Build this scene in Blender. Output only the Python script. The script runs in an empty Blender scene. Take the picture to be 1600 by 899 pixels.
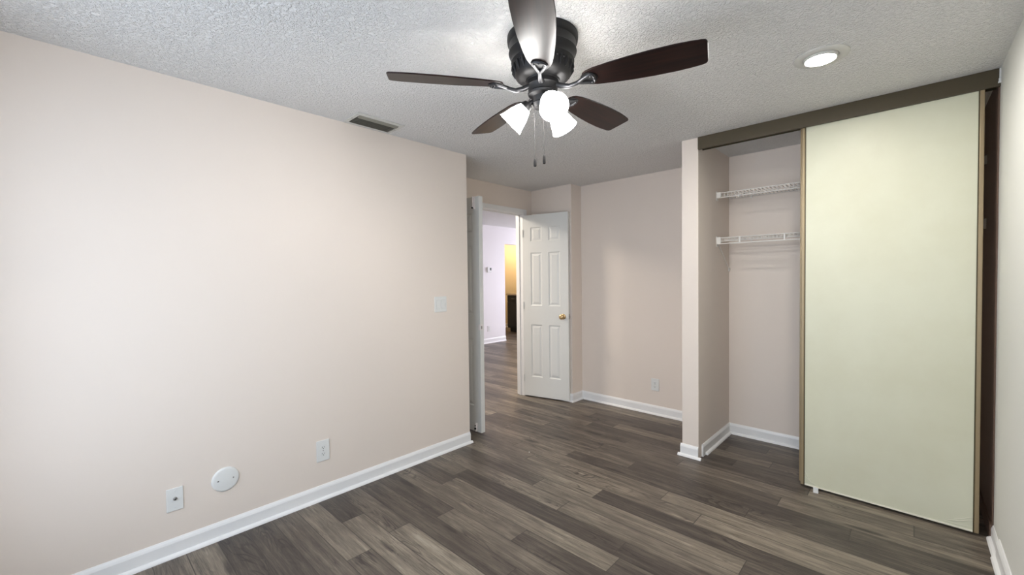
import bpy, bmesh, math, random
from mathutils import Vector, Matrix
random.seed(7)
S = bpy.context.scene
COL = S.collection
PI = math.pi

# ------------------------------------------------------------------ camera
cam_d = bpy.data.cameras.new('camera')
cam_d.sensor_width = 36.0
cam_d.lens = 660.468 / 1600 * 36.0
cam_d.clip_start = 0.02
cam = bpy.data.objects.new('camera', cam_d)
COL.objects.link(cam)
rt = Vector((0.72805374, 0.68543146, -0.01102125))
up = Vector((-0.00762319, 0.02417136, 0.99967876))
fw = Vector((-0.68547767, 0.72773585, -0.02282323))
m = Matrix((rt, up, -fw)).transposed().to_4x4()
m.translation = Vector((2.6153, 0.0, 1.3439))
cam.matrix_world = m
S.camera = cam

# ------------------------------------------------------------------ light and exposure
S.view_settings.view_transform = 'Standard'
S.view_settings.look = 'None'
S.view_settings.gamma = 1.0
S.view_settings.use_curve_mapping = False
S.view_settings.exposure = 0.17
FAN_GLOW = 29.0
BULB_GLOW = 800.0
DOWNLIGHT_GLOW = 320.0
BEDROOM_WINDOW_W = 47.0
LIVING_WINDOW_W = 170.0
PASSAGE_FILL_W = 46.0
KITCHEN_W = 22.0
SKY = 0.7

w = bpy.data.worlds.new('sky')
S.world = w
w.use_nodes = True
bg = w.node_tree.nodes['Background']
bg.inputs[0].default_value = (0.62, 0.78, 1.0, 1)
bg.inputs[1].default_value = SKY


def area_light(name, loc, rot, sx, sy, watts, color):
    d = bpy.data.lights.new(name, 'AREA')
    d.shape = 'RECTANGLE'
    d.size, d.size_y = sx, sy
    d.energy = watts
    d.color = color
    o = bpy.data.objects.new(name, d)
    o.location = loc
    o.rotation_euler = rot
    COL.objects.link(o)
    return o


# daylight falling through the bedroom window and the living-room window
area_light('daylight_bedroom', (1.40, -0.58, 1.22), (PI/2, 0, 0), 2.3, 1.85, BEDROOM_WINDOW_W, (0.74, 0.85, 1.0))
area_light('daylight_living', (-2.2, 9.28, 1.3), (-PI/2, 0, 0), 2.2, 1.9, LIVING_WINDOW_W, (0.88, 0.87, 1.0))
# unseen fill light added outside the doorway to brighten the alcove
hl = bpy.data.lights.new('passage_fill', 'AREA')
hl.shape = 'DISK'
hl.size = 0.45
hl.energy = PASSAGE_FILL_W
hl.color = (1.0, 0.89, 0.76)
hlo = bpy.data.objects.new('passage_fill', hl)
hlo.location = (-1.45, 2.75, 2.36)
COL.objects.link(hlo)
kl = bpy.data.lights.new('kitchen_lamp', 'POINT')
kl.energy = KITCHEN_W
kl.color = (1.0, 0.80, 0.55)
kl.shadow_soft_size = 0.15
klo = bpy.data.objects.new('kitchen_lamp', kl)
klo.location = (-4.7, 8.6, 2.2)
COL.objects.link(klo)


# ------------------------------------------------------------------ materials
def lin(c):
    return tuple(((v/255)/12.92 if v/255 <= .04045 else ((v/255+.055)/1.055)**2.4) for v in c) + (1,)


def base_mat(name):
    mt = bpy.data.materials.new(name)
    mt.use_nodes = True
    nt = mt.node_tree
    return mt, nt, nt.nodes['Principled BSDF']


def mat(name, rgb, rough=.5, metal=0.0, vary=.04, vscale=6.0, bump=0.0, bscale=120.0, coat=0.0, spec=None, bdist=.002):
    """plain painted / metal / plastic surface with faint procedural unevenness"""
    mt, nt, p = base_mat(name)
    L = nt.links.new
    tc = nt.nodes.new('ShaderNodeTexCoord')
    n = nt.nodes.new('ShaderNodeTexNoise')
    n.inputs['Scale'].default_value = vscale
    n.inputs['Detail'].default_value = 3
    L(tc.outputs['Object'], n.inputs['Vector'])
    mx = nt.nodes.new('ShaderNodeMix')
    mx.data_type = 'RGBA'
    c = lin(rgb)
    mx.inputs[6].default_value = tuple(v*(1-vary) for v in c[:3]) + (1,)
    mx.inputs[7].default_value = tuple(min(1, v*(1+vary)) for v in c[:3]) + (1,)
    L(n.outputs['Fac'], mx.inputs[0])
    L(mx.outputs[2], p.inputs['Base Color'])
    p.inputs['Roughness'].default_value = rough
    p.inputs['Metallic'].default_value = metal
    if coat:
        p.inputs['Coat Weight'].default_value = coat
        p.inputs['Coat Roughness'].default_value = .15
    if spec is not None:
        p.inputs['Specular IOR Level'].default_value = spec
    if bump:
        b = nt.nodes.new('ShaderNodeTexNoise')
        b.inputs['Scale'].default_value = bscale
        b.inputs['Detail'].default_value = 2
        L(tc.outputs['Object'], b.inputs['Vector'])
        bp = nt.nodes.new('ShaderNodeBump')
        bp.inputs['Strength'].default_value = bump
        bp.inputs['Distance'].default_value = bdist
        L(b.outputs['Fac'], bp.inputs['Height'])
        L(bp.outputs['Normal'], p.inputs['Normal'])
    return mt


def glow(name, rgb, strength):
    mt, nt, p = base_mat(name)
    p.inputs['Base Color'].default_value = lin((240, 240, 238))
    p.inputs['Emission Color'].default_value = tuple(rgb) + (1,)
    p.inputs['Emission Strength'].default_value = strength
    return mt


def ceiling_mat():
    mt, nt, p = base_mat('stippled_ceiling')
    L = nt.links.new
    tc = nt.nodes.new('ShaderNodeTexCoord')
    n1 = nt.nodes.new('ShaderNodeTexNoise')
    n1.inputs['Scale'].default_value = 74
    n1.inputs['Detail'].default_value = 3
    n1.inputs['Roughness'].default_value = .6
    n1.inputs['Distortion'].default_value = .8
    L(tc.outputs['Object'], n1.inputs['Vector'])
    v = nt.nodes.new('ShaderNodeTexVoronoi')
    v.feature = 'SMOOTH_F1'
    v.inputs['Scale'].default_value = 80
    L(tc.outputs['Object'], v.inputs['Vector'])
    mr = nt.nodes.new('ShaderNodeMapRange')
    mr.inputs[1].default_value = .42
    mr.inputs[2].default_value = .62
    L(n1.outputs['Fac'], mr.inputs[0])
    ma = nt.nodes.new('ShaderNodeMath')
    ma.operation = 'MULTIPLY_ADD'
    ma.inputs[1].default_value = -.5
    L(v.outputs['Distance'], ma.inputs[0])
    L(mr.outputs[0], ma.inputs[2])
    bp = nt.nodes.new('ShaderNodeBump')
    bp.inputs['Strength'].default_value = .85
    bp.inputs['Distance'].default_value = .0066
    L(ma.outputs[0], bp.inputs['Height'])
    L(bp.outputs['Normal'], p.inputs['Normal'])
    p.inputs['Base Color'].default_value = lin((238, 236, 233))
    p.inputs['Roughness'].default_value = .85
    p.inputs['Specular IOR Level'].default_value = .2
    return mt


def floor_mat():
    """vinyl planks: every plank face carries its own tone and seed; UVs run in metres along the plank"""
    mt, nt, p = base_mat('grey_vinyl_plank')
    L = nt.links.new
    N = nt.nodes.new

    def math_(op, a, b=None, c=None):
        nd = N('ShaderNodeMath')
        nd.operation = op
        for i, x in enumerate((a, b, c)):
            if x is None:
                continue
            if isinstance(x, (int, float)):
                nd.inputs[i].default_value = x
            else:
                L(x, nd.inputs[i])
        return nd.outputs[0]

    uv = N('ShaderNodeUVMap')
    uv.uv_map = 'plank'
    sx = N('ShaderNodeSeparateXYZ')
    L(uv.outputs[0], sx.inputs[0])
    tone = N('ShaderNodeAttribute')
    tone.attribute_name = 'tone'
    seed = N('ShaderNodeAttribute')
    seed.attribute_name = 'seed'
    sd = math_('MULTIPLY', seed.outputs['Fac'], 37.0)

    def coord(kx, ky):
        c = N('ShaderNodeCombineXYZ')
        L(math_('MULTIPLY', sx.outputs[0], kx), c.inputs[0])
        L(math_('MULTIPLY', sx.outputs[1], ky), c.inputs[1])
        L(sd, c.inputs[2])
        return c.outputs[0]

    def noise(vec, scale, detail=4, rough=.55, dist=0.0):
        n = N('ShaderNodeTexNoise')
        n.inputs['Scale'].default_value = scale
        n.inputs['Detail'].default_value = detail
        n.inputs['Roughness'].default_value = rough
        n.inputs['Distortion'].default_value = dist
        L(vec, n.inputs['Vector'])
        return n.outputs['Fac']

    streak = noise(coord(2.2, 42), 1.0, 6, .65, .6)
    fine = noise(coord(12, 190), 1.0, 4, .7)
    crack = noise(coord(2.6, 62), 1.0, 3, .5, 1.2)
    cr_m = N('ShaderNodeMapRange')
    cr_m.inputs[1].default_value = .030
    cr_m.inputs[2].default_value = .004
    L(math_('ABSOLUTE', math_('SUBTRACT', crack, .5)), cr_m.inputs[0])
    gate = N('ShaderNodeMapRange')
    gate.inputs[1].default_value = .50
    gate.inputs[2].default_value = .62
    L(noise(coord(3.0, 14), 1.0, 2, .5), gate.inputs[0])
    cracks = math_('MULTIPLY', cr_m.outputs[0], gate.outputs[0])
    cloud = noise(coord(3.2, 9), 1.0, 3, .55, .4)
    # cathedral figure: rings of a slowly varying field, strongest in patches
    field = noise(coord(1.6, 9), 1.0, 2, .4, .9)
    ring = math_('SINE', math_('MULTIPLY', field, 95.0))
    ring = math_('POWER', math_('MULTIPLY_ADD', ring, .5, .5), 5.0)
    patch = N('ShaderNodeMapRange')
    patch.inputs[1].default_value = .56
    patch.inputs[2].default_value = .70
    L(noise(coord(2.0, 7), 1.3, 1, .4), patch.inputs[0])
    figure = math_('MULTIPLY', ring, patch.outputs[0])
    # knots
    vo = N('ShaderNodeTexVoronoi')
    vo.inputs['Scale'].default_value = 1.0
    L(coord(2.2, 9.0), vo.inputs['Vector'])
    kn = N('ShaderNodeMapRange')
    kn.inputs[1].default_value = .22
    kn.inputs[2].default_value = .03
    L(vo.outputs['Distance'], kn.inputs[0])
    kmask = N('ShaderNodeSeparateColor')
    L(vo.outputs['Color'], kmask.inputs[0])
    kon = math_('GREATER_THAN', kmask.outputs[0], .62)
    knot = math_('MULTIPLY', kn.outputs[0], kon)

    f = math_('MULTIPLY_ADD', tone.outputs['Fac'], .62, .19)
    f = math_('ADD', f, math_('MULTIPLY_ADD', streak, 1.0, -.5))
    f = math_('ADD', f, math_('MULTIPLY_ADD', cloud, .55, -.275))
    f = math_('ADD', f, math_('MULTIPLY_ADD', fine, .62, -.31))
    f = math_('ADD', f, math_('MULTIPLY', figure, -.38))
    f = math_('ADD', f, math_('MULTIPLY', knot, -.6))
    f = math_('ADD', f, math_('MULTIPLY', cracks, -.34))
    cr = N('ShaderNodeValToRGB')
    e = cr.color_ramp.elements
    e[0].position = 0.0
    e[0].color = lin((50, 44, 40))
    e[1].position = 1.0
    e[1].color = lin((160, 150, 134))
    for pos, c in ((.28, (73, 65, 59)), (.55, (100, 91, 81)), (.78, (130, 120, 106))):
        k = e.new(pos)
        k.color = lin(c)
    L(f, cr.inputs[0])
    # seams
    d1 = math_('MINIMUM', sx.outputs[1], math_('SUBTRACT', .128, sx.outputs[1]))
    ln = N('ShaderNodeAttribute')
    ln.attribute_name = 'length'
    d2 = math_('MINIMUM', sx.outputs[0], math_('SUBTRACT', ln.outputs['Fac'], sx.outputs[0]))
    dd = math_('MINIMUM', d1, d2)
    sm = N('ShaderNodeMapRange')
    sm.inputs[1].default_value = .0008
    sm.inputs[2].default_value = .0030
    L(dd, sm.inputs[0])
    mx = N('ShaderNodeMix')
    mx.data_type = 'RGBA'
    L(sm.outputs[0], mx.inputs[0])
    mx.inputs[6].default_value = lin((62, 56, 50))
    L(cr.outputs[0], mx.inputs[7])
    L(mx.outputs[2], p.inputs['Base Color'])
    p.inputs['Roughness'].default_value = .42
    p.inputs['Specular IOR Level'].default_value = .45
    h = math_('ADD', math_('MULTIPLY', streak, .5), math_('MULTIPLY', sm.outputs[0], 1.0))
    bp = N('ShaderNodeBump')
    bp.inputs['Strength'].default_value = .25
    bp.inputs['Distance'].default_value = .0012
    L(h, bp.inputs['Height'])
    L(bp.outputs['Normal'], p.inputs['Normal'])
    return mt


def walnut_mat():
    mt, nt, p = base_mat('dark_walnut')
    L = nt.links.new
    tc = nt.nodes.new('ShaderNodeTexCoord')
    mp = nt.nodes.new('ShaderNodeMapping')
    mp.inputs['Scale'].default_value = (3, 48, 3)
    L(tc.outputs['Object'], mp.inputs[0])
    n = nt.nodes.new('ShaderNodeTexNoise')
    n.inputs['Scale'].default_value = 1.0
    n.inputs['Detail'].default_value = 5
    n.inputs['Distortion'].default_value = .7
    L(mp.outputs[0], n.inputs['Vector'])
    cr = nt.nodes.new('ShaderNodeValToRGB')
    cr.color_ramp.elements[0].position = .3
    cr.color_ramp.elements[0].color = lin((16, 11, 11))
    cr.color_ramp.elements[1].position = .75
    cr.color_ramp.elements[1].color = lin((44, 25, 21))
    L(n.outputs['Fac'], cr.inputs[0])
    L(cr.outputs[0], p.inputs['Base Color'])
    p.inputs['Roughness'].default_value = .30
    p.inputs['Specular IOR Level'].default_value = .26
    return mt


def door_board_mat():
    """aged cream board with a few faint smudges"""
    mt, nt, p = base_mat('cream_door_board')
    L = nt.links.new
    tc = nt.nodes.new('ShaderNodeTexCoord')
    n = nt.nodes.new('ShaderNodeTexNoise')
    n.inputs['Scale'].default_value = 2.2
    n.inputs['Detail'].default_value = 5
    n.inputs['Roughness'].default_value = .6
    L(tc.outputs['Object'], n.inputs['Vector'])
    cr = nt.nodes.new('ShaderNodeValToRGB')
    cr.color_ramp.elements[0].position = .3
    cr.color_ramp.elements[0].color = lin((205, 203, 178))
    cr.color_ramp.elements[1].position = .6
    cr.color_ramp.elements[1].color = lin((211, 210, 187))
    L(n.outputs['Fac'], cr.inputs[0])
    L(cr.outputs[0], p.inputs['Base Color'])
    p.inputs['Roughness'].default_value = .42
    return mt


def glass_mat():
    mt = bpy.data.materials.new('window_glass')
    mt.use_nodes = True
    nt = mt.node_tree
    nt.nodes.clear()
    out = nt.nodes.new('ShaderNodeOutputMaterial')
    mix = nt.nodes.new('ShaderNodeMixShader')
    t = nt.nodes.new('ShaderNodeBsdfTransparent')
    g = nt.nodes.new('ShaderNodeBsdfGlossy')
    g.inputs['Roughness'].default_value = .02
    mix.inputs[0].default_value = .07
    nt.links.new(t.outputs[0], mix.inputs[1])
    nt.links.new(g.outputs[0], mix.inputs[2])
    nt.links.new(mix.outputs[0], out.inputs[0])
    return mt


M = {
    'wall': mat('peach_wall_paint', (229, 217, 206), .62, vary=.012, vscale=1.5, bump=.12, bscale=160, bdist=.001),
    'right_wall': mat('pale_greige_wall', (221, 220, 213), .62, vary=.012, vscale=1.5, bump=.12, bscale=160, bdist=.001),  # greyer tone than the other bedroom walls
    'gap_shade': mat('dark_brown_gap_shade', (96, 74, 60), .55, vary=.08, vscale=10),  # shade on the closet's right wall, put into the colour
    'hall_wall': mat('white_hall_paint', (232, 228, 228), .6, vary=.01, vscale=2, bump=.08, bscale=150, bdist=.001),
    'kitchen_wall': mat('cream_kitchen_paint', (232, 214, 178), .6, vary=.01, vscale=2),
    'ceiling': ceiling_mat(),
    'floor': floor_mat(),
    'trim': mat('white_gloss_trim', (236, 235, 234), .32, vary=.01),
    'door': mat('white_door_paint', (224, 224, 220), .4, vary=.012, bump=.05, bscale=90, bdist=.001),
    'plate': mat('white_plastic', (226, 226, 223), .35, vary=.01),
    'slot': mat('dark_slot', (70, 68, 66), .6, vary=.05),
    'screw': mat('steel_screw', (150, 148, 144), .35, 1.0, vary=.05),
    'bolt_white': mat('white_painted_bolt', (235, 228, 226), .4, vary=.02),
    'black_metal': mat('blackened_metal', (40, 36, 34), .45, .6, vary=.05),
    'brass': mat('satin_brass', (206, 176, 130), .35, .75, vary=.04),
    'chrome': mat('brushed_steel', (176, 174, 172), .3, .9, vary=.04),
    'header': mat('olive_brown_paint', (72, 62, 42), .5, vary=.06, vscale=12),
    'gold': mat('tan_anodised_channel', (152, 134, 104), .42, .35, vary=.05, vscale=14),
    'dark_gold': mat('dark_bronze_channel', (78, 68, 44), .45, .3, vary=.05, vscale=14),
    'board': door_board_mat(),
    'peel': mat('peeling_film_edge', (226, 222, 204), .35, vary=.03),
    'wire': mat('white_vinyl_wire', (232, 228, 222), .4, vary=.015),
    'fan_metal': mat('oil_rubbed_bronze', (21, 20, 21), .5, .25, vary=.14, vscale=25, bump=.15, bscale=70),
    'arm_metal': mat('polished_bronze_arm', (62, 62, 64), .38, .7, vary=.1, vscale=20),
    'walnut': walnut_mat(),
    'shade': glow('lit_frosted_glass', (1.0, .98, .95), FAN_GLOW),
    'bulb': glow('lit_bulb', (1.0, .98, .95), BULB_GLOW),
    'downlight': glow('lit_downlight_lens', (1.0, .97, .92), DOWNLIGHT_GLOW),
    'chain': mat('bronze_chain', (58, 55, 54), .6, .1, vary=.08),
    'fob': mat('dark_wood_fob', (34, 29, 28), .45, vary=.08),
    'vent_white': mat('aged_vent_enamel', (206, 204, 198), .45, vary=.06, vscale=30),
    'vent_slat': mat('grey_vent_louver', (150, 147, 136), .5, .2, vary=.14, vscale=40),
    'vent_dark': mat('duct_interior', (34, 33, 30), .8, vary=.1),
    'black': mat('black_cabinet_paint', (22, 21, 22), .4, vary=.05),
    'counter': mat('tan_countertop', (196, 178, 150), .3, vary=.12, vscale=60),
    'bottle': mat('brown_bottle', (98, 52, 36), .25, vary=.06),
    'glass': glass_mat(),
    'lcd': mat('thermostat_display', (58, 62, 60), .25, vary=.05),
}


# ------------------------------------------------------------------ mesh helpers
class MB:
    def __init__(self):
        self.bm = bmesh.new()

    def box(self, x0, x1, y0, y1, z0, z1):
        bm = self.bm
        v = [bm.verts.new((x, y, z)) for z in (z0, z1) for x, y in ((x0, y0), (x1, y0), (x1, y1), (x0, y1))]
        for f in ((3, 2, 1, 0), (4, 5, 6, 7), (0, 1, 5, 4), (1, 2, 6, 5), (2, 3, 7, 6), (3, 0, 4, 7)):
            bm.faces.new([v[i] for i in f])
        return self

    def prism(self, pts, d):
        """closed outline pts (3-D) pushed along vector d"""
        bm = self.bm
        d = Vector(d)
        a = [bm.verts.new(Vector(p)) for p in pts]
        b = [bm.verts.new(Vector(p)+d) for p in pts]
        bm.faces.new(list(reversed(a)))
        bm.faces.new(b)
        n = len(a)
        for i in range(n):
            bm.faces.new((a[i], a[(i+1) % n], b[(i+1) % n], b[i]))
        return self

    def lathe(self, prof, mtx=None, seg=48, close=False):
        """prof: list of (r, z); revolved about z, then moved by mtx"""
        bm = self.bm
        mtx = mtx or Matrix()
        rings = []
        for r, z in prof:
            if r < 1e-6:
                rings.append([bm.verts.new(mtx @ Vector((0, 0, z)))])
            else:
                rings.append([bm.verts.new(mtx @ Vector((r*math.cos(2*PI*i/seg), r*math.sin(2*PI*i/seg), z))) for i in range(seg)])
        pairs = list(zip(rings, rings[1:]))
        if close:
            pairs.append((rings[-1], rings[0]))
        for a, b in pairs:
            for i in range(seg):
                j = (i+1) % seg
                if len(a) == 1 and len(b) == 1:
                    continue
                if len(a) == 1:
                    bm.faces.new((a[0], b[i], b[j]))
                elif len(b) == 1:
                    bm.faces.new((a[i], a[j], b[0]))
                else:
                    bm.faces.new((a[i], a[j], b[j], b[i]))
        return self

    def tube(self, path, r, seg=10):
        """round bar along path; r is a number or one number per point"""
        bm = self.bm
        P = [Vector(p) for p in path]
        rr = r if isinstance(r, (list, tuple)) else [r]*len(P)
        t0 = (P[1]-P[0]).normalized()
        u = t0.orthogonal().normalized()
        rings = []
        for i, p in enumerate(P):
            t = (P[min(i+1, len(P)-1)]-P[max(i-1, 0)]).normalized()
            u = (u - t*u.dot(t)).normalized()
            v = t.cross(u)
            rings.append([bm.verts.new(p+(u*math.cos(2*PI*k/seg)+v*math.sin(2*PI*k/seg))*rr[i]) for k in range(seg)])
        for a, b in zip(rings, rings[1:]):
            for i in range(seg):
                bm.faces.new((a[i], a[(i+1) % seg], b[(i+1) % seg], b[i]))
        bm.faces.new(list(reversed(rings[0])))
        bm.faces.new(rings[-1])
        return self

    def sphere(self, c, r, sc=(1, 1, 1), u=20, v=14):
        mtx = Matrix.Translation(Vector(c)) @ Matrix.Diagonal((r*sc[0], r*sc[1], r*sc[2], 1))
        bmesh.ops.create_uvsphere(self.bm, u_segments=u, v_segments=v, radius=1, matrix=mtx)
        return self

    def build(self, name, material, parent=None, bevel=0.0, smooth=False, seg=2):
        bmesh.ops.recalc_face_normals(self.bm, faces=self.bm.faces)
        me = bpy.data.meshes.new(name)
        self.bm.to_mesh(me)
        self.bm.free()
        if smooth:
            for p in me.polygons:
                p.use_smooth = True
        me.materials.append(material)
        o = bpy.data.objects.new(name, me)
        COL.objects.link(o)
        if parent:
            o.parent = parent
        if bevel:
            b = o.modifiers.new('edge', 'BEVEL')
            b.width = bevel
            b.segments = seg
            b.limit_method = 'ANGLE'
            b.angle_limit = math.radians(35)
        if smooth:
            try:
                me.set_sharp_from_angle(angle=math.radians(40))
            except Exception:
                pass
        return o


def tag(o, label, cat, group=None, kind=None):
    o['label'] = label
    o['category'] = cat
    if group:
        o['group'] = group
    if kind:
        o['kind'] = kind
    return o


def thing(name, label, cat, loc=(0, 0, 0), rotz=0.0, group=None, kind=None):
    o = bpy.data.objects.new(name, None)
    o.empty_display_size = .1
    COL.objects.link(o)
    o.location = loc
    o.rotation_euler = (0, 0, rotz)
    return tag(o, label, cat, group, kind)


def struct(name, mb, material, label, cat, parent=None, bevel=0.0):
    o = mb.build(name, material, parent, bevel)
    return tag(o, label, cat, kind='structure')


# ------------------------------------------------------------------ room measures (metres)
H = 2.34
HH = 2.43
Y1 = 2.2537      # end of the long left wall
D = -0.582       # wall with the double doorway
OA, OB = 2.437, 3.578
OZ = 2.058
YJ, XJ = 3.735, -0.0229
YB = 3.9205
YC = 3.1614
XP0, XP1 = 1.3787, 1.4967
YCB = 3.873
W = 2.93
YR = -0.40
T = .11
TD = .095    # wall with the doorway

# ------------------------------------------------------------------ floor
PW = .128
LEN = 1.22
joints = {5: .95, 6: 1.05, 7: .67, 8: .34, 9: .615, 10: 1.30, 11: .685, 12: 1.14, 13: 1.617, 14: .36, 15: 1.14, 16: 2.065,
          17: 1.215, 18: .55, 19: 1.53, 20: .735, 21: 1.18, 22: .84, 23: 1.42, 24: .95, 25: 1.71}
tones = {  # (row, plank index counted from the listed joint): tone
    (5, -1): .25, (5, 0): .55, (6, -1): .45, (6, 0): .3, (7, -1): .8, (7, 0): .45, (8, -1): .22, (8, 0): .78,
    (9, -1): .42, (9, 0): .85, (10, -1): .30, (10, 0): .25, (11, -1): .22, (11, 0): .62, (12, -1): .66, (12, 0): .25,
    (13, -1): .74, (13, 0): .35, (13, -2): .3, (14, 0): .18, (14, -1): .6, (14, 1): .18, (15, -1): .68, (15, 0): .72,
    (15, 1): .62, (16, -1): .74, (16, 0): .35, (17, -1): .78, (17, 0): .12, (17, 1): .4, (18, 0): .66, (18, 1): .82, (18, -1): .6, (19, -1): .55,
    (19, 0): .80, (20, -1): .60, (20, 0): .20, (20, 1): .25, (21, -1): .45, (21, 0): .12, (21, 1): .22, (22, -1): .28, (22, 0): .40,
    (22, 1): .72, (23, 0): .62, (23, -1): .4, (24, 0): .3, (24, -1): .25, (25, -1): .12, (25, 0): .4}


def build_floor():
    bm = bmesh.new()
    uvl = bm.loops.layers.uv.new('plank')
    lt = bm.faces.layers.float.new('tone')
    ls = bm.faces.layers.float.new('seed')
    ll = bm.faces.layers.float.new('length')
    x_lo, x_hi = -6.4, 3.06
    rnd = random.Random(3)
    for row in range(-5, 80):
        j = joints.get(row, rnd.uniform(0, LEN))
        y0, y1 = row*PW, (row+1)*PW
        k0 = math.floor((x_lo-j)/LEN)
        for k in range(k0, 10):
            a, b = j+k*LEN, j+(k+1)*LEN
            ca, cb = max(a, x_lo), min(b, x_hi)
            if cb <= ca:
                continue
            tn = tones.get((row, k), rnd.choice((.2, .3, .4, .5, .6, .7, .8)))
            f = bm.faces.new([bm.verts.new(p) for p in ((ca, y0, 0), (cb, y0, 0), (cb, y1, 0), (ca, y1, 0))])
            for lp, (u, v) in zip(f.loops, ((ca-a, 0), (cb-a, 0), (cb-a, PW), (ca-a, PW))):
                lp[uvl].uv = (u, v)
            f[lt] = tn
            f[ls] = rnd.random()
            f[ll] = LEN
    # slab below, so the floor has body
    me = bpy.data.meshes.new('floor')
    bm.to_mesh(me)
    bm.free()
    me.materials.append(M['floor'])
    o = bpy.data.objects.new('floor', me)
    COL.objects.link(o)
    tag(o, 'grey brown wood look vinyl plank floor running through the rooms', 'floor', kind='structure')


build_floor()
struct('slab', MB().box(-6.4, 3.06, -.64, 10.24, -.12, -.004), M['vent_dark'], 'concrete slab under the planks', 'slab')

# ------------------------------------------------------------------ shell
WL = M['wall']
struct('ceiling', MB().box(-.70, W+T, YR-T, YB+T, H, H+.08), M['ceiling'], 'white stippled bedroom ceiling', 'ceiling')
mb = MB().box(-T, 0, YR-T, Y1, 0, H).box(D-T, -T, Y1-T, Y1, 0, H)
struct('wall_left', mb, WL, 'long pale peach wall on the left with outlet plates', 'wall')
mb = MB().box(D-TD, D, Y1, OA-.02, 0, HH).box(D-TD, D, OB+.02, YJ+.02, 0, HH).box(D-TD, D, OA-.02, OB+.02, OZ+.02, HH)
struct('wall_doorway', mb, WL, 'peach wall around the double doorway', 'wall')
struct('wall_jog', MB().box(D-T, XJ, YJ, YB+T, 0, H), WL, 'short peach wall jog behind the open panelled door', 'wall')
struct('wall_back', MB().box(XJ, XP1-.05, YB, YB+T, 0, H), WL, 'peach back wall of the alcove with one outlet', 'wall')
struct('wall_closet_back', MB().box(XP1-.05, W+T, YCB, YB+T, 0, H), WL, 'peach back wall inside the closet', 'wall')
struct('wall_partition', MB().box(XP0, XP1, YC, YB+.01, 0, H), WL, 'narrow peach partition between alcove and closet', 'wall')
struct('wall_right', MB().box(W, W+T, YR-T, YB+T, 0, H), M['right_wall'], 'pale wall along the right side of the room', 'wall')
WX0, WX1, WZ0, WZ1 = .30, 2.50, .32, 2.08
mb = MB().box(-T, WX0, YR-T, YR, 0, H).box(WX1, W+T, YR-T, YR, 0, H).box(WX0, WX1, YR-T, YR, 0, WZ0).box(WX0, WX1, YR-T, YR, WZ1, H)
struct('wall_rear', mb, WL, 'peach wall with the bedroom window, behind the camera', 'wall')

# hall, living room and kitchen seen through the doorway
HX = -3.708
HW = M['hall_wall']
LX0, LX1, LZ0, LZ1 = -3.3, -1.1, .30, 2.2
struct('wall_hall', MB().box(HX-T, HX, YR-T, 6.496, 0, HH).box(HX-T, HX, 6.496, 8.0, 2.07, HH).box(HX-T, HX, 8.0, 9.0, 0, HH), HW,
       'white living room wall with thermostat beyond the doorway', 'wall')
struct('wall_living_rear', MB().box(HX, D-T, YR-T, YR, 0, HH), HW, 'white rear wall of the living room', 'wall')
struct('wall_living_side', MB().box(D-T, D-T+.05, YR-T, Y1-T, 0, HH), HW, 'white living room side of the bedroom wall', 'wall')
mb = MB().box(HX, LX0, 9.0, 9.0+T, 0, HH).box(LX1, D, 9.0, 9.0+T, 0, HH).box(LX0, LX1, 9.0, 9.0+T, 0, LZ0).box(LX0, LX1, 9.0, 9.0+T, LZ1, HH)
struct('wall_living_far', mb, HW, 'white far living room wall with a large window', 'wall')
struct('wall_living_east', MB().box(D-T, D, YB+T, 9.0, 0, HH), HW, 'white living room wall past the doorway', 'wall')
struct('ceiling_living', MB().box(-6.3, D-T, YR-T, 9.3, HH, HH+.08), M['ceiling'], 'white ceiling of the living room', 'ceiling')
mb = MB().box(-5.5, -5.4, 6.0, 9.1, 0, HH).box(-5.4, HX-T, 9.0, 9.1, 0, HH).box(-5.4, HX-T, 5.9, 6.0, 0, HH)
struct('wall_kitchen', mb, M['kitchen_wall'], 'cream kitchen wall lit warm yellow beyond the opening', 'wall')


# windows behind the camera (the light comes in through them)
def window(name, x0, x1, z0, z1, label, y=YR-T/2, rotz=0.0):
    t = thing(name, label, 'window', ((x0+x1)/2, y, z0), rotz, kind='structure')
    w2, h = (x1-x0)/2, z1-z0
    b = .05
    MB().box(-w2, -w2+b, -.05, .05, 0, h).box(w2-b, w2, -.05, .05, 0, h).box(-w2+b, w2-b, -.05, .05, 0, b).box(
        -w2+b, w2-b, -.05, .05, h-b, h).box(-w2+b, w2-b, -.03, .03, h/2-.025, h/2+.025).build('window_frame', M['trim'], t, .004)
    MB().box(-w2+b, w2-b, -.004, .004, b, h/2-.025).build('pane', M['glass'], t)
    MB().box(-w2+b, w2-b, -.004, .004, h/2+.025, h-b).build('pane', M['glass'], t)
    MB().box(-w2-.04, w2+.04, .05, .11, -.025, 0).build('sill', M['trim'], t, .004)


window('window_1', WX0, WX1, WZ0, WZ1, 'white framed bedroom window in the rear wall')
window('window_2', LX0, LX1, LZ0, LZ1, 'tall white framed living room window', 9.0+T/2, PI)


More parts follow.
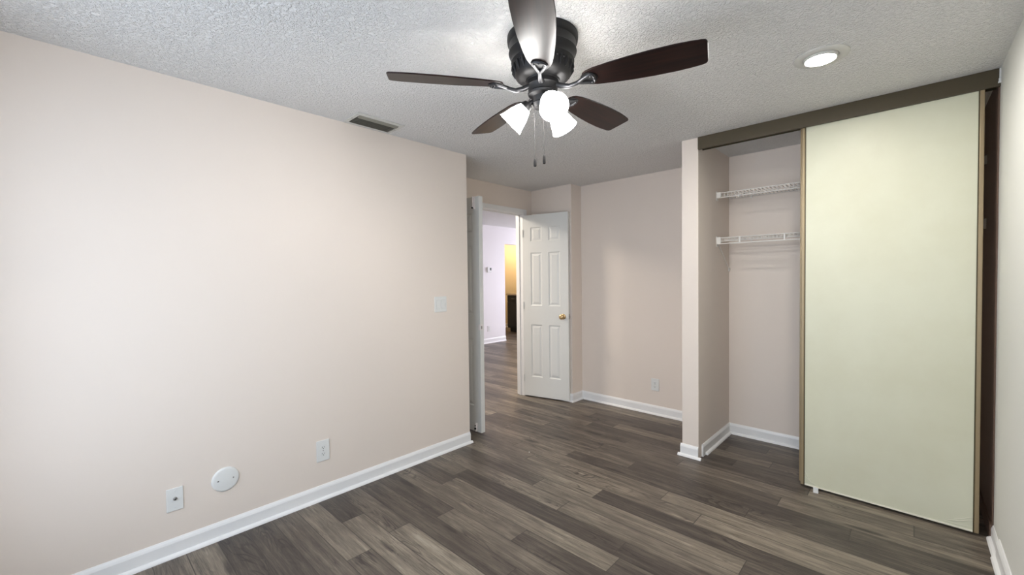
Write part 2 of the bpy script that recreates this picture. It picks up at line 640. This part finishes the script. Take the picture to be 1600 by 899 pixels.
# ------------------------------------------------------------------ baseboards: board with eased top and a shoe at the foot
def baseboard(name, a, b, out, label, h=.088, t=.012, caps=(0, 0), shoe=True):
    """a, b: ends on the wall face; out: unit vector into the room; caps: extra run of the shoe past each end"""
    a = Vector((a[0], a[1], 0))
    b = Vector((b[0], b[1], 0))
    o = Vector((out[0], out[1], 0))
    d = (b-a)
    z = Vector((0, 0, 1))
    mbx = MB()
    prof = [(0, 0), (t, 0), (t, h-.02), (t*.72, h-.010), (t*.45, h-.004), (t*.30, h), (0, h)]
    mbx.prism([a+o*p+z*q for p, q in prof], d)
    if shoe:
        dn = d.normalized()
        s = .016
        pr = [(t, 0), (t+s, 0), (t+s*.95, s*.35), (t+s*.7, s*.75), (t+s*.3, s*1.0), (t, s*1.1)]
        a2 = a - dn*caps[0]
        mbx.prism([a2+o*p+z*q for p, q in pr], d+dn*(caps[0]+caps[1]))
    return struct(name, mbx, M['trim'], label, 'baseboard')


baseboard('baseboard_left', (0, YR), (0, Y1), (1, 0), 'white baseboard along the long left wall', caps=(0, .014))
baseboard('baseboard_jog', (D, YJ), (XJ+.012, YJ), (0, -1), 'white baseboard at the wall jog behind the panelled door', caps=(0, .012))
baseboard('baseboard_jog_return', (XJ, YJ), (XJ, YB), (1, 0), 'short white baseboard on the jog return', caps=(.012, 0))
baseboard('baseboard_alcove', (XJ, YB), (XP0, YB), (0, -1), 'white baseboard under the alcove outlet')
baseboard('baseboard_partition', (XP0-.012, YC), (XP1, YC), (0, -1), 'white baseboard wrapping the foot of the narrow partition', caps=(.016, .024))
baseboard('baseboard_partition_side', (XP0, YC), (XP0, YB), (-1, 0), 'white baseboard on the alcove side of the partition', caps=(.012, 0))
baseboard('baseboard_closet_left', (XP1, 3.225), (XP1, YCB), (1, 0), 'white baseboard on the closet side of the partition', caps=(-.05, 0))
baseboard('baseboard_closet_back', (XP1, YCB), (W, YCB), (0, -1), 'white baseboard along the closet back wall')
baseboard('baseboard_right', (W, YR), (W, 2.96), (-1, 0), 'white baseboard on the right wall up to the closet', h=.10, t=.014)
baseboard('baseboard_closet_right', (W, 2.96), (W, YC+.008), (-1, 0), 'lower white baseboard on the right wall at the closet front', h=.075, t=.009)
baseboard('baseboard_rear', (0, YR), (W, YR), (0, 1), 'white baseboard under the bedroom window')
baseboard('baseboard_hall', (HX, YR), (HX, 6.496), (1, 0), 'white baseboard under the thermostat wall', h=.10)
baseboard('baseboard_kitchen', (-5.4, 6.0), (-5.4, 9.0), (1, 0), 'white baseboard in the kitchen', h=.10)

# ------------------------------------------------------------------ doorway trim
mb = MB()
c = .058
x1 = D+.014
mb.box(D, x1, OA-c, OA-.004, 0, OZ+c).box(D, x1, OB+.004, OB+c, 0, OZ+c).box(D, x1, OA-.004, OB+.004, OZ+.004, OZ+c)
struct('trim_1', mb, M['trim'], 'white casing around the double doorway', 'door casing', bevel=.004)
mb = MB()
mb.box(D-TD, D+.002, OA-.02, OA, 0, OZ).box(D-TD, D+.002, OB, OB+.02, 0, OZ).box(D-TD, D+.002, OA-.02, OB+.02, OZ, OZ+.02)
mb.box(D-.06, D-.045, OA, OA+.01, 0, OZ).box(D-.06, D-.045, OB-.01, OB, 0, OZ).box(D-.06, D-.045, OA, OB, OZ-.01, OZ)
struct('trim_2', mb, M['trim'], 'white jamb and stop lining the doorway', 'door jamb')
mb = MB().box(D-TD-.014, D-TD, OA-c, OA-.004, 0, OZ+c).box(D-TD-.014, D-TD, OB+.004, OB+c, 0, OZ+c).box(D-TD-.014, D-TD, OA-.004, OB+.004, OZ+.004, OZ+c)
struct('trim_3', mb, M['trim'], 'white casing on the living room side of the doorway', 'door casing', bevel=.004)


# ------------------------------------------------------------------ six-panel door leaves
def panel_door_mesh(wd, ht, th):
    """leaf with hinge edge at x=0, front face at y=0 looking to -y, back at y=th, six raised panels on both faces"""
    mbx = MB()
    bm = mbx.bm
    st = wd*.175
    mul = wd*.15
    pw = (wd-2*st-mul)/2
    xs = [0, st, st+pw, st+pw+mul, wd-st, wd]
    zs = [0, .22, .808, 1.02, 1.61, 1.735, 1.892, ht]
    rec = []
    for y, sgn in ((0, 1), (th, -1)):
        for i in range(5):
            for k in range(7):
                xa, xb, za, zb = xs[i], xs[i+1], zs[k], zs[k+1]
                if i in (1, 3) and k in (1, 3, 5):
                    loops = []
                    for ins, dep in ((0, 0), (.008, .0055), (.018, .0055), (.036, .001)):
                        loops.append([bm.verts.new((x, y+sgn*dep, z)) for x, z in (
                            (xa+ins, za+ins), (xb-ins, za+ins), (xb-ins, zb-ins), (xa+ins, zb-ins))])
                    for p, q in zip(loops, loops[1:]):
                        for n in range(4):
                            bm.faces.new((p[n], p[(n+1) % 4], q[(n+1) % 4], q[n]))
                    bm.faces.new(loops[-1])
                else:
                    bm.faces.new([bm.verts.new(p) for p in ((xa, y, za), (xb, y, za), (xb, y, zb), (xa, y, zb))])
    for a, b in (((0, 0), (wd, 0)), ((wd, 0), (wd, ht)), ((wd, ht), (0, ht)), ((0, ht), (0, 0))):
        bm.faces.new([bm.verts.new(p) for p in ((a[0], 0, a[1]), (b[0], 0, b[1]), (b[0], th, b[1]), (a[0], th, a[1]))])
    bmesh.ops.remove_doubles(bm, verts=bm.verts, dist=.0002)
    return mbx


def hinge(parent, z, mt, y=-.004):
    h = MB().tube([(0, y, z-.04), (0, y, z+.04)], .0045).box(.0, .012, -.001, .0005, z-.04, z+.04)
    h.build('hinge', mt, parent)


dx, dy = -.04+.572, 3.693-3.572
ang = math.atan2(dy, dx)
DW = .548
act = thing('door_1', 'open white six panel door with a brass knob, hinged on the far side of the doorway', 'door', (-.572, 3.572, .012), ang, kind='structure')
panel_door_mesh(DW, 2.032, .035).build('door_leaf', M['door'], act)
for z in (.2, 1.02, 1.83):
    hinge(act, z, M['door'])
kx, kz = DW-.062, .908
mk = Matrix.Translation((kx, 0, kz)) @ Matrix.Rotation(PI/2, 4, 'X')
kb = MB().lathe([(0, 0), (.030, 0), (.030, .004), (.025, .009), (.012, .012), (.011, .030), (.020, .036), (.0265, .046), (.027, .054), (.022, .062), (.010, .066), (0, .066)], mk, 28)
ko = kb.build('door_knob', M['brass'], act, smooth=True)
ko['label'] = 'round satin brass knob'
mk2 = Matrix.Translation((kx, .035, kz)) @ Matrix.Rotation(-PI/2, 4, 'X')
MB().lathe([(0, 0), (.030, 0), (.030, .004), (.025, .009), (.012, .012), (.011, .030), (.020, .034), (0, .036)], mk2, 28).build('door_knob', M['brass'], act, smooth=True)
MB().box(DW-.0005, DW+.0015, .006, .029, kz-.028, kz+.028).box(DW, DW+.010, .011, .024, kz-.010, kz+.010).build('latch', M['chrome'], act)

PLW = .522
pas = thing('door_2', 'open white door leaf seen edge on beside the end of the long wall', 'door', (-.577, 2.4335, .012), 0, kind='structure')
panel_door_mesh(PLW, 2.032, .042).build('door_leaf', M['door'], pas)
for z in (.2, 1.02, 1.83):
    hinge(pas, z, M['door'])
# surface bolts at the head and foot, strike plate at knob height
bx = PLW-.060
bt = MB().box(bx-.014, bx+.014, -.008, 0, 1.925, 2.028).tube([(bx, -.014, 1.93), (bx, -.014, 2.031)], .007, 12).build('slide_bolt', M['bolt_white'], pas, .0015)
MB().sphere((bx, -.020, 1.935), .008).build('bolt_knob', M['black_metal'], bt, smooth=True)
bb = MB().box(bx-.012, bx+.012, -.004, 0, .012, .075).tube([(bx, -.010, .004), (bx, -.010, .075)], .006, 12).build('slide_bolt', M['bolt_white'], pas, .0015)
MB().sphere((bx, -.018, .030), .009).sphere((bx, -.018, .055), .006).build('bolt_knob', M['black_metal'], bb, smooth=True)
sp = MB().box(PLW-.020, PLW, -.0025, 0, .885, .935).box(PLW, PLW+.002, .002, .026, .885, .935).build('strike_plate', M['bolt_white'], pas, .0008)
MB().box(PLW+.002, PLW+.003, .007, .021, .897, .923).build('strike_hole', M['chrome'], sp)

# ------------------------------------------------------------------ closet front: fascia, tracks and two sliding doors
mb = MB().box(XP1, W, YC-.012, YC+.008, 2.252, H)
tr = struct('trim_4', mb, M['header'], 'olive brown fascia board over the closet opening', 'closet fascia', bevel=.002)
mb = MB().box(XP1, W, YC+.008, YC+.085, 2.30, H).box(XP1, W, YC+.047, YC+.050, 2.265, 2.30).box(XP1, W, YC+.082, YC+.085, 2.265, 2.30)
struct('trim_5', mb, M['dark_gold'], 'dark metal sliding door track behind the fascia', 'door track')

struct('closet_shade_sheet', MB().box(W-.006, W, YC+.008, YCB, 0, 2.30).box(W-.014, W-.006, YC+.008, YCB, 0, .075), M['gap_shade'], 'dark brown sheet added over the closet right wall to stand for shade', 'added shade sheet')  # dark sheet added so the gap beside the sliding door reads as shaded


def sliding_door(name, label, x0, x1, y, z0, z1, lean):
    t = thing(name, label, 'closet door', (x0, y, z0), lean, kind='structure')
    wd, h = x1-x0, z1-z0
    th = .028
    s = .017
    MB().box(s, wd-s, .004, th-.004, .008, h).build('door_board', M['board'], t)
    for xa, xb, lead in ((0, s, 1), (wd-s, wd, -1)):
        f = MB().box(xa, xb, 0, th, 0, h).build('door_stile', M['gold'], t, .003)
        e = xb if lead > 0 else xa-.0045
        MB().box(e, e+.0045, .0015, th-.0015, 0, h).build('stile_bead', M['dark_gold'], f)
    MB().box(s+.0045, wd-s-.0045, .001, th-.001, 0, .009).build('bottom_rail', M['peel'], t, .002)
    return t, wd, h, s


lean = math.atan2(-.022, .76)
fd, fwid, fh, fs = sliding_door('door_3', 'large cream sliding closet door with tan metal edges, in front', 2.118, 2.880, 3.1775, .016, 2.292, lean)
# lifted film and creases at the lower corners and the top left one
mb = MB()
for (a, b, r) in (((fs+.008, .085), (fs+.045, .022), .0016), ((fs+.006, .055), (fs+.075, .012), .0014), ((fwid-fs-.095, .030), (fwid-fs-.006, .062), .0018),
                  ((fwid-fs-.11, .022), (fwid-fs-.006, .028), .0014), ((fwid-fs-.07, .046), (fwid-fs-.006, .078), .0014),
                  ((fs+.006, 2.205), (fs+.030, 2.232), .0014), ((fs+.03, 2.20), (fs+.055, 2.234), .0014)):
    ax, az = a
    bx_, bz = b
    mb.tube([(ax, .0035, az), ((ax+bx_)/2, .002, (az+bz)/2-.004), (bx_, .0035, bz)], [r*.5, r, r*.5], 6)
mb.build('film_crease', M['peel'], fd)
sliding_door('door_4', 'second cream sliding closet door stacked behind the front one', 2.103, 2.865, 3.2220, .016, 2.292, lean)
g = thing('floor_guide', 'small white plastic floor guide under the front closet door', 'door guide', (2.203, 3.150, 0))
MB().box(-.013, .013, -.012, .012, 0, .006).box(-.013, .013, -.012, -.006, .006, .034).build('guide_block', M['plate'], g, .0015)
cb = thing('corner_bracket', 'small chipped white bracket where the closet fascia meets the right wall', 'bracket', (W, YC-.012, 2.27))
MB().box(-.006, 0, -.006, 0, .02, .068).box(-.010, 0, -.010, 0, -.004, .004).box(-.008, 0, -.004, 0, .004, .020).build('bracket_plate', M['plate'], cb, .001)


# ------------------------------------------------------------------ wire shelves
def wire_shelf(name, label, z, rod):
    t = thing(name, label, 'shelf', (XP1, YCB, z), group='wire closet shelves')
    x1 = W-XP1
    fy = -.310
    lip = .036 if not rod else .046
    MB().tube([(.004, fy, 0), (x1-.004, fy, 0)], .0038, 8).build('front_rail', M['wire'], t)
    MB().tube([(.004, fy-.001, -lip), (x1-.004, fy-.001, -lip)], .0040, 8).build('lip_rail', M['wire'], t)
    MB().tube([(.004, -.008, -.004), (x1-.004, -.008, -.004)], .0030, 8).build('back_rail', M['wire'], t)
    b = MB()
    b.tube([(.004, -.11, -.006), (x1-.004, -.11, -.006)], .0026, 6)
    b.tube([(.004, -.21, -.006), (x1-.004, -.21, -.006)], .0026, 6)
    n = int(x1/.0254)
    for i in range(n):
        x = .03+i*.0254
        if x > x1-.02:
            break
        if rod:
            b.tube([(x, -.004, -.0015), (x, fy+.004, -.0015), (x, fy+.012, -.026)], .0022, 6)
        else:
            b.tube([(x, -.004, -.0015), (x, fy+.002, -.0015), (x, fy, -lip)], .0024, 6)
    b.build('wire_deck', M['wire'], t)
    if rod:
        MB().tube([(.004, fy+.012, -.026), (x1-.004, fy+.012, -.026)], .0026, 6).build('lower_rail', M['wire'], t)
        for x in (.166, .459, .752, 1.045, 1.32):
            MB().box(x-.005, x+.005, fy-.004, fy+.003, -lip, 0).build('rail_clip', M['wire'], t, .001)
    for xa, xb in ((0, .032), (x1-.032, x1)):
        o = MB()
        o.box(xa, xb, fy-.010, fy+.016, -lip-.004, .006)
        e = (0, .004) if xa == 0 else (x1-.004, x1)
        o.box(e[0], e[1], fy-.018, fy+.026, -lip-.022, .014)
        o.build('end_bracket', M['wire'], t, .002)
    for x in (.166, .75):
        MB().box(x, x+.012, -.014, 0, -.016, .006).build('wall_clip', M['wire'], t, .001)
    if rod:
        MB().tube([(.006, fy+.02, -lip), (.006, -.012, -.245)], .0032, 8).box(0, .010, -.020, 0, -.262, -.235).build('brace', M['wire'], t)
    else:
        MB().box(.150, .166, fy-.006, fy+.010, -lip-.012, -lip+.004).build('lip_clip', M['wire'], t, .002)


wire_shelf('wire_shelf', 'upper white wire shelf in the closet', 1.994, False)
wire_shelf('wire_shelf', 'lower white wire shelf with a clipped double rail in the closet', 1.641, True)


# ------------------------------------------------------------------ plates on the walls (local: x across, z up, front at -y)
def wall_plate(name, label, cat, loc, rotz, wd, ht, group=None):
    t = thing(name, label, cat, loc, rotz, group)
    MB().box(-wd/2, wd/2, -.006, 0, -ht/2, ht/2).build('face_plate', M['plate'], t, .0025)
    return t


def outlet(label, loc, rotz, wd, ht):
    t = wall_plate('wall_outlet', label, 'outlet', loc, rotz, wd, ht, 'duplex outlets')
    for s in (1, -1):
        zc = s*.0195
        pts = []
        for k in range(24):
            a = 2*PI*k/24
            pts.append((.0165*math.cos(a), -.0055, zc+max(-.0125, min(.0125, .0165*math.sin(a)))))
        r = MB().prism(pts, (0, -.0025, 0)).build('receptacle', M['plate'], t)
        b = MB()
        b.box(-.0075, -.0050, -.0084, -.0078, zc-.001, zc+.0065).box(.0050, .0075, -.0084, -.0078, zc-.001, zc+.0055)
        b.prism([(.0027*math.cos(2*PI*k/12), -.0078, zc-.0065+.0027*math.sin(2*PI*k/12)) for k in range(12)], (0, -.0006, 0))
        b.build('slot', M['slot'], r)
    m3 = Matrix.Translation((0, -.006, 0)) @ Matrix.Rotation(PI/2, 4, 'X')
    MB().lathe([(0, 0), (.003, 0), (.0025, .001), (0, .0013)], m3, 12).build('screw', M['screw'], t)
    return t


R90 = PI/2   # a plate on the left wall looks along +x
outlet('white duplex outlet low on the long left wall', (0, 1.068, .298), R90, .078, .128)
outlet('white duplex outlet on the alcove back wall', (.820, YB, .291), 0, .078, .118)

t = wall_plate('cable_jack', 'white coaxial cable jack plate, leftmost on the long wall', 'cable jack', (0, .350, .278), R90, .066, .112)
m3 = Matrix.Translation((0, -.006, .004)) @ Matrix.Rotation(PI/2, 4, 'X')
MB().lathe([(0, 0), (.0085, 0), (.0085, .003), (.006, .004), (.0055, .011), (0, .011)], m3, 16).build('connector', M['chrome'], t, smooth=True)
MB().lathe([(0, .011), (.0032, .0112), (.0025, .013), (0, .013)], m3, 12).build('connector_pin', M['slot'], t)
for s in (1, -1):
    m4 = Matrix.Translation((0, -.006, s*.042)) @ Matrix.Rotation(PI/2, 4, 'X')
    MB().lathe([(0, 0), (.003, 0), (.0025, .001), (0, .0013)], m4, 12).build('screw', M['plate'], t)

t = thing('round_cover_plate', 'round white blank cover plate with two screws on the long wall', 'cover plate', (0, .561, .302), R90)
m3 = Matrix.Rotation(PI/2, 4, 'X')
MB().lathe([(0, .009), (.052, .009), (.059, .0075), (.0625, .004), (.063, 0), (0, 0)], m3, 64).build('cover_disc', M['plate'], t, smooth=True)
for s in (1, -1):
    m4 = Matrix.Translation((s*.034, -.009, .0)) @ Matrix.Rotation(PI/2, 4, 'X')
    MB().lathe([(0, 0), (.0035, 0), (.003, .001), (0, .0012)], m4, 12).build('screw', M['screw'], t)

t = wall_plate('light_switch', 'white double rocker light switch near the end of the long wall', 'light switch', (0, 1.975, 1.148), R90, .112, .118)
for s in (1, -1):
    MB().prism([(s*.023-.0165, -.006, -.033), (s*.023-.0165, -.0105, -.033), (s*.023-.0165, -.0075, 0), (s*.023-.0165, -.0095, .033), (s*.023-.0165, -.006, .033)],
               (.033, 0, 0)).build('rocker', M['plate'], t, .0008)
b = MB()
for s in (1, -1):
    b.box(s*.023-.0178, s*.023+.0178, -.0066, -.0058, -.0343, .0343)
b.build('rocker_surround', M['vent_white'], t)

# ------------------------------------------------------------------ ceiling register by the left wall
t = thing('air_vent', 'dusty grey louvered ceiling vent beside the long wall', 'air vent', (.120, 1.385, H))
a, bq = .104, .160     # half width in x, half length in y
ia, ib = .074, .134
mb = MB()
for (x0, x1, y0, y1) in ((-a, -ia, -bq, bq), (ia, a, -bq, bq), (-ia, ia, -bq, -ib), (-ia, ia, ib, bq)):
    mb.box(x0, x1, y0, y1, -.007, 0)
mb.build('vent_frame', M['vent_white'], t, .003)
MB().box(-ia, ia, -ib, ib, -.002, -.0005).build('duct', M['vent_dark'], t)
for i in range(9):
    x = -ia+.009+i*(2*ia-.018)/8
    tilt = .007 if i < 7 else -.007
    MB().prism([(x-tilt, -ib, -.003), (x+tilt, -ib, -.013), (x+tilt+.0015, -ib, -.012), (x-tilt+.0015, -ib, -.002)], (0, 2*ib, 0)).build('louver', M['vent_slat'], t)
for s in (1, -1):
    MB().sphere((0, s*(bq-.012), -.007), .004, (1, 1, .4), 10, 6).build('screw', M['screw'], t)

# ------------------------------------------------------------------ recessed downlight
t = thing('recessed_light', 'lit round recessed ceiling light in front of the closet', 'ceiling light', (2.312, 2.400, H))
MB().lathe([(.105, 0), (.105, -.004), (.099, -.0075), (.072, -.0085), (.066, -.005), (.066, 0)], None, 64).build('trim_ring', M['vent_white'], t, smooth=True)
low = Matrix.Translation((-rt.x*.004, -rt.y*.004, 0))
MB().lathe([(.066, .0), (.0655, -.012), (.062, -.0175), (.0585, -.0175), (.058, -.012)], low, 48).build('gimbal_ring', M['vent_white'], t, smooth=True)
MB().lathe([(.058, -.012), (.052, -.0145), (.03, -.017), (0, -.018)], low, 48).build('lens', M['downlight'], t, smooth=True)

# ------------------------------------------------------------------ ceiling fan
fan = thing('ceiling_fan', 'dark bronze five blade ceiling fan with three lit glass shades', 'ceiling fan', (1.495, 1.390, H))
MB().lathe([(0, 0), (.146, 0), (.147, -.012), (.145, -.026), (.139, -.032), (.138, -.060), (.141, -.066), (.138, -.074), (.131, -.082), (.129, -.098),
            (.131, -.104), (.128, -.110), (.124, -.116), (.118, -.150), (.111, -.164), (.094, -.174), (.072, -.178), (.070, -.184), (0, -.184)], None, 64).build(
    'motor_housing', M['fan_metal'], fan, smooth=True)
orn = MB()
for i in range(24):
    an = 2*PI*i/24
    ca, sa = math.cos(an), math.sin(an)
    p0 = Vector((.1255*ca, .1255*sa, -.118))
    p1 = Vector((.123*ca, .123*sa, -.134))
    p2 = Vector((.1165*ca, .1165*sa, -.154))
    orn.tube([p0, p1, p2], [.004, .0085, .003], 8)
    a2 = an+PI/24
    orn.sphere((.1215*math.cos(a2), .1215*math.sin(a2), -.122), .0055, (1, 1, 1), 8, 6)
orn.build('ornament_band', M['fan_metal'], fan, smooth=True)
MB().lathe([(0, -.178), (.066, -.178), (.067, -.200), (.062, -.206), (.060, -.226), (.063, -.230), (.060, -.238), (.045, -.246), (.040, -.268), (.043, -.272),
            (.036, -.288), (.018, -.296), (.010, -.300), (.008, -.308), (0, -.310)], None, 48).build('switch_housing', M['fan_metal'], fan, smooth=True)

# blade outline: half width along the blade
prof = [(.168, .0), (.170, .018), (.176, .030), (.190, .040), (.220, .049), (.28, .058), (.36, .066), (.44, .0705), (.52, .071), (.57, .068), (.605, .064),
        (.618, .060), (.623, .054), (.625, .046)]
PITCH = math.radians(-12.5)
BZ = -.206
blade_me = arm_me = screw_me = None
for i in range(5):
    an = math.radians(17.6+72*i)
    if blade_me is None:
        mbx = MB()
        top = [(x, h) for x, h in prof]
        outl = top + [(x, -h) for x, h in reversed(prof) if h > 0]
        mbx.prism([(x, y, 0) for x, y in outl], (0, 0, .006))
        ob = mbx.build('blade', M['walnut'], fan, .0018)
        blade_me = ob.data
        mbx = MB()
        # cast arm: stem from the motor, then a forked loop under the blade root
        zc = -.006
        mbx.tube([(.055, 0, .004), (.085, 0, -.010), (.115, 0, -.018), (.140, 0, -.013), (.158, 0, -.008)], [.011, .0105, .0095, .0085, .0085], 10)
        for s in (1, -1):
            mbx.tube([(.152, 0, -.009), (.170, s*.010, -.007), (.190, s*.019, -.005), (.206, s*.025, -.004), (.216, s*.020, -.0035)], [.008, .0075, .007, .0065, .004], 10)
        arc = [(.205+.014*math.cos(q), .026*math.sin(q), -.004) for q in [(-.5+k/12)*PI for k in range(13)]]
        mbx.tube(arc, .0058, 8)
        oa = mbx.build('blade_arm', M['arm_metal'], ob, smooth=True)
        arm_me = oa.data
        mbx = MB()
        for px, py in ((.207, .018), (.207, -.018), (.217, 0)):
            mbx.sphere((px, py, -.0095), .0045, (1, 1, .6), 10, 6)
        os_ = mbx.build('screw', M['arm_metal'], ob, smooth=True)
        screw_me = os_.data
        plate = MB()
        plate.prism([(.196+.034*math.cos(2*PI*k/24), .034*math.sin(2*PI*k/24), -.0035) for k in range(24)], (0, 0, .0033))
        op = plate.build('arm_plate', M['fan_metal'], ob)
        kids = (oa, os_, op)
    else:
        ob = first.copy()
        COL.objects.link(ob)
        ob.parent = fan
        for kchild in kids:
            cc = kchild.copy()
            COL.objects.link(cc)
            cc.parent = ob
    if i == 0:
        first = ob
    ob.matrix_basis = Matrix.Translation((0, 0, BZ)) @ Matrix.Rotation(an, 4, 'Z') @ Matrix.Rotation(PITCH, 4, 'X')

# light kit: three bell shades
for k, az in enumerate((-34, 88, 206)):
    azr = math.radians(az)
    tl = math.radians(47)
    dirv = Vector((math.cos(azr)*math.sin(tl), math.sin(azr)*math.sin(tl), -math.cos(tl)))
    neck = Vector((.068*math.cos(azr), .068*math.sin(azr), -.270))
    rot = Vector((0, 0, 1)).rotation_difference(dirv).to_matrix().to_4x4()
    mtx = Matrix.Translation(neck) @ rot
    hol = MB()
    hol.tube([(.030*math.cos(azr), .030*math.sin(azr), -.258), (.050*math.cos(azr), .050*math.sin(azr), -.259), tuple(neck)], [.010, .010, .011], 12)
    hol.lathe([(0, -.010), (.018, -.010), (.024, .0), (.026, .016), (.024, .016), (0, .010)], mtx, 28)
    hol.build('shade_holder', M['fan_metal'], fan, smooth=True)
    sh = MB()
    outer = [(.022, .006), (.027, .016), (.034, .030), (.041, .048), (.046, .066), (.051, .086), (.058, .104)]
    sh.lathe(outer + [(r-.003, z) for r, z in reversed(outer)], mtx, 40, close=True)
    so = sh.build('lamp_shade', M['shade'], fan, smooth=True)
    so['label'] = 'frosted bell glass shade, lit'
    bl = MB()
    bl.lathe([(0, .012), (.010, .014), (.013, .028), (.022, .044), (.026, .058), (.022, .072), (.012, .080), (0, .082)], mtx, 24)
    bl.build('bulb', M['bulb'], so, smooth=True)

for (px, py, zb) in ((-.036, -.012, .528), (.010, -.008, .524)):
    ch = MB().tube([(px, py, -.255), (px, py, -zb+.034)], .0007, 6)
    for q in range(38):
        ch.sphere((px, py, -.285-q*.0055), .0013, (1, 1, 1), 6, 4)
    co = ch.build('pull_chain', M['chain'], fan)
    MB().lathe([(0, -zb+.036), (.003, -zb+.035), (.0055, -zb+.028), (.0065, -zb+.014), (.0060, -zb+.002), (.003, -zb), (0, -zb)],
               Matrix.Translation((px, py, 0)), 14).build('fob', M['fob'], co, smooth=True)

# ------------------------------------------------------------------ things beyond the doorway
t = thing('thermostat', 'small white thermostat on the living room wall', 'thermostat', (HX, 6.025, 1.515), R90)
MB().box(-.060, .060, -.024, 0, -.055, .055).build('casing', M['plate'], t, .006)
MB().box(.005, .048, -.0255, -.0235, -.012, .040).build('display', M['lcd'], t)
tt = outlet('white outlet low on the living room wall beyond the doorway', (HX, 6.004, .30), R90, .075, .118)

t = thing('kitchen_cabinet', 'black kitchen base cabinet glimpsed through the doorway', 'cabinet', (-4.72, 7.62, 0))
MB().box(0, .86, 0, .62, .10, .915).build('carcass', M['black'], t, .004)
MB().box(.03, .86, .06, .62, 0, .10).build('toe_kick', M['black'], t)
for x0, x1 in ((.010, .425), (.435, .850)):
    d = MB().box(x0, x1, -.018, 0, .13, .74).box(x0+.05, x1-.05, -.022, -.018, .18, .69).build('cabinet_door', M['black'], t, .003)
    q = MB().box(x0, x1, -.018, 0, .755, .90).build('drawer', M['black'], t, .003)
    xm = (x0+x1)/2
    MB().tube([(xm-.05, -.018, .83), (xm-.05, -.040, .83), (xm+.05, -.040, .83), (xm+.05, -.018, .83)], .004, 8).build('handle', M['chrome'], q)
ct = MB().box(-4.745, -3.84, 7.585, 8.245, .915, .955).build('countertop', M['counter'], None, .006)
tag(ct, 'tan countertop on the black kitchen cabinet', 'countertop')
t = thing('bottle', 'brown bottle standing on the tan kitchen countertop', 'bottle', (-4.23, 7.72, .955))
MB().lathe([(0, 0), (.036, 0), (.038, .01), (.038, .15), (.030, .185), (.014, .215), (.013, .255), (0, .255)], None, 24).build('body', M['bottle'], t, smooth=True)
MB().lathe([(0, .252), (.0155, .252), (.0155, .278), (0, .280)], None, 20).build('cap', M['black'], t, smooth=True)

pc = MB()
pc.prism([(-.004, -.003, 0), (.003, -.004, 0), (.005, .001, 0), (0, .004, 0), (-.004, .002, 0)], (0, 0, .002))
pco = pc.build('paint_chip', M['plate'], None, .0004)
pco.location = (.491, 2.4285, 0)
tag(pco, 'tiny white paint chip lying on the plank floor near the doorway', 'paint chip')
